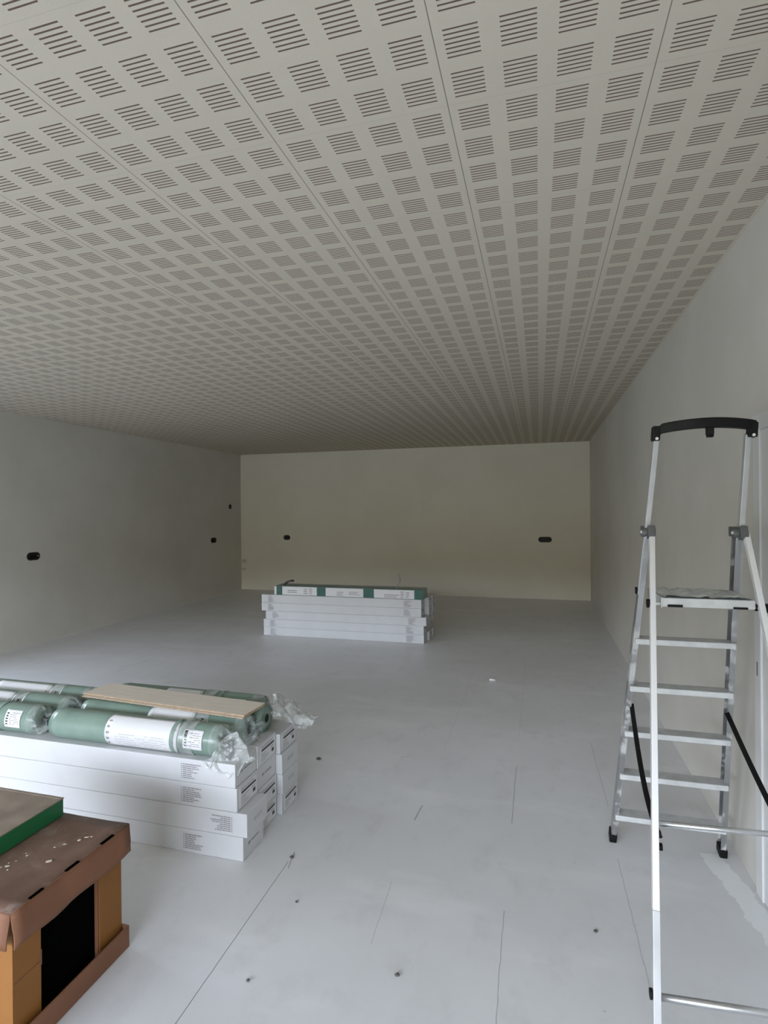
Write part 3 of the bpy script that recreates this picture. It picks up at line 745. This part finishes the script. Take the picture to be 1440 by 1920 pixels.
for z, r in ((.617, .009), (.198, .011)):
    a, b_ = on(sL0, sL1, z) + Vector((.008, .012, 0)), on(sR0, sR1, z) + Vector((-.008, .030, 0)); bm = nb(); tube(bm, [q(a), q(b_)], r, 14)
    link('cross_bar', bm, MT['chrome'], ld, smooth_=True)
bm = nb()
a = on(sL0, sL1, .205); tube(bm, [q(a + Vector((-.019, .005, 0))), q(a + Vector((-.009, .005, 0)))], .015, 14); link('bar_cap', bm, MT['rubber'], ld)
bm = nb(); a = on(sL0, sL1, .575); tube(bm, [q(a + Vector((.010, .02, .012))), q(a + Vector((.022, .02, .012)))], .012, 12); link('bar_cap', bm, MT['rubber'], ld); bm = nb()
tube(bm, [q(a + Vector((.010, .02, -.03))), q(a + Vector((.026, .02, -.03)))], .012, 12); link('bar_cap', bm, MT['rubber'], ld)
# platform
zp = 1.335; a, b_ = LR(zp), RRl(zp)
bm = nb(); box(bm, .478 - .6, .812 - .6, 2.475 - 2.4, 2.76 - 2.4, zp - .004, zp + .006); box(bm, .478 - .6, .812 - .6, 2.470 - 2.4, 2.478 - 2.4, zp - .030, zp + .006)
box(bm, .476 - .6, .482 - .6, 2.468 - 2.4, 2.76 - 2.4, zp - .034, zp + .008)
pf = link('platform', bm, MT['tread'], ld, bevel=.002)
bm = nb(); g = []; nu, nv = 26, 14
for i in range(nu + 1):
    row = []
    for j in range(nv + 1):
        x = .488 + (.80 - .488) * i / nu; y = 2.47 + .27 * j / nv; n_ = noise.noise(Vector((x * 26, y * 14, 2.0))); n2 = noise.noise(Vector((x * 60, y * 40, 5.0)))
        ed = min(1, min(i, nu - i) / 2, min(j + 1, nv - j) / 2)
        row.append(bm.verts.new((x - .6, y - 2.4, zp + .0075 + max(0, (.010 + n_ * .020 + n2 * .007) * ed))))
    g.append(row)
for i in range(nu):
    for j in range(nv): bm.faces.new((g[i][j], g[i + 1][j], g[i + 1][j + 1], g[i][j + 1]))
link('plaster_crust', bm, MT['plaster'], pf, smooth_=True)
bm = nb(); box(bm, .50 - .6, .555 - .6, 2.465 - 2.4, 2.470 - 2.4, zp - .030, zp - .020); link('lip_slot', bm, MT['rubber'], pf)
bm = nb(); box(bm, .735 - .6, .785 - .6, 2.465 - 2.4, 2.470 - 2.4, zp - .030, zp - .022)
link('lip_slot', bm, MT['rubber'], pf)
pL, pR = on(sL0, sL1, zp - .018), on(sR0, sR1, zp - .022)
bm = nb(); tube(bm, [q(pL), q(Vector((.478, 2.478, zp - .018)))], .006, 10); link('platform_rod', bm, MT['alu_sky_bright'], ld, smooth_=True); bm = nb(); tube(bm, [q(Vector((.812, 2.478, zp - .022))), q(pR)], .006, 10); link('platform_rod', bm, MT['alu_sky_bright'], ld, smooth_=True)
bm = nb(); tube(bm, [q(pL + Vector((-.020, .01, 0))), q(pL + Vector((-.008, .01, 0)))], .018, 14); link('platform_knob', bm, MT['rubber'], ld); bm = nb(); tube(bm, [q(pR + Vector((.01, .01, 0))), q(pR + Vector((.022, .01, 0)))], .018, 14); link('platform_knob', bm, MT['rubber'], ld); bm = nb()
tube(bm, [q(Vector((.812, 2.478, zp - .022))), q(Vector((.825, 2.478, zp - .022)))], .014, 12)
link('platform_knob', bm, MT['rubber'], ld)
bm = nb(); tube(bm, [q(a + Vector((-.012, 0, 0))), q(a + Vector((-.004, 0, 0)))], .016, 12); link('rail_plug', bm, MT['rubber'], ld)
# black top handle: shallow bow with end brackets and a hook under it
bm = nb(); prev = None; n = 18
xa, xb, yy = .475, .838, 2.53
for i in range(n + 1):
    s = i / n; x = xa + (xb - xa) * s; bow = math.sin(math.pi * min(1, max(0, s)) ) ; y = yy - .035 * bow + .0
    zt_ = 2.050 + .016 * math.sin(math.pi * s) ** .7 - (.012 if i == 0 else 0); zb_ = zt_ - .040
    cur = [bm.verts.new(q((x, y - .016, zb_))), bm.verts.new(q((x, y + .016, zb_))), bm.verts.new(q((x, y + .018, zt_))), bm.verts.new(q((x, y - .018, zt_)))]
    if prev:
        for k in range(4): bm.faces.new((prev[k], prev[(k + 1) % 4], cur[(k + 1) % 4], cur[k]))
    else: bm.faces.new(cur[::-1])
    prev = cur
bm.faces.new(prev)
bar(bm, q((.474, yy, 2.045)), q((.470, yy, 1.985)), .030, .044); bar(bm, q((.826, yy, 2.045)), q((.822, yy, 1.985)), .032, .044)
hd = link('handle', bm, MT['handle'], ld, bevel=.005)
bm = nb(); box(bm, .652 - .6, .676 - .6, yy - .05 - 2.4, yy - .02 - 2.4, 1.998, 2.025)
for k in range(3): box(bm, .654 + .008 * k - .6, .659 + .008 * k - .6, yy - .048 - 2.4, yy - .024 - 2.4, 1.988, 2.0)
link('hook', bm, MT['handle'], hd)
for c in (Vector((.472, yy - .024, 1.992)), Vector((.822, yy - .024, 1.992))):
    bm = nb(); tube(bm, [q(c + Vector((0, -.004, 0))), q(c + Vector((0, .002, 0)))], .006, 10); link('screw', bm, MT['alu_sky_bright'], hd)
# black safety straps
def strap(p0, p1, sag, side):
    pts = [Vector(p0).lerp(Vector(p1), k / 14) - Vector((0, 0, sag * math.sin(math.pi * k / 14))) for k in range(15)]
    bm = nb(); ribbon(bm, [q(p) for p in pts], .020, side, .003); link('safety_strap', bm, MT['rubber'], ld)
zs = .775
strap(LR(zs) + Vector((.024, -.01, 0)), on(sL0, sL1, .575) + Vector((.018, .02, 0)), .085, (.9, 0, .3))
strap(RRl(zs) + Vector((-.024, -.03, 0)), on(sR0, sR1, .50) + Vector((-.012, .03, 0)), .02, (.9, 0, .3))
tag(ld, 'tall aluminium stepladder with black top handle, smeared with plaster, standing by the right wall', 'stepladder')

# ------------------------------------------------------------------ crumbs on the floor
def crumb(x, y, r, mat, lab, asp=1.0):
    rr = random.Random(int(x * 1000) + int(y * 77)); bm = nb(); bmesh.ops.create_icosphere(bm, subdivisions=2, radius=r)
    for v in bm.verts:
        v.co *= rr.uniform(.8, 1.15); v.co.x *= asp; v.co.z *= .55
    mz = min(v.co.z for v in bm.verts)
    for v in bm.verts: v.co.z -= mz
    tag(link('mortar_crumb', bm, mat, loc=(x, y, 0)), lab, 'debris', 'crumbs scattered on the floor')
crumb(-1.50 + .03, 3.545, .014, MT['crumb'], 'dark crumb on the floor just right of the near stack', 1.3)
crumb(.208, 2.373, .008, MT['crumb'], 'dark round crumb on the floor, nearest to the ladder\'s front leg')
crumb(-.512, 1.962, .008, MT['crumb'], 'grey crumb on the floor at the bottom middle of the photo', 1.3)
crumb(-1.029, 1.799, .007, MT['crumb'], 'grey crumb on the floor close beside the long straight floor joint')
crumb(-1.03, 2.22, .006, MT['crumb'], 'tiny dark crumb on the floor right of the upper end of the long floor joint')
crumb(-.46, 5.62, .022, MT['crumb_w'], 'white plaster crumb on the floor between the two stacks', 1.6)
crumb(-1.183, 2.500, .009, MT['crumb'], 'dark crumb at the upper end of the long straight floor joint', 1.2)
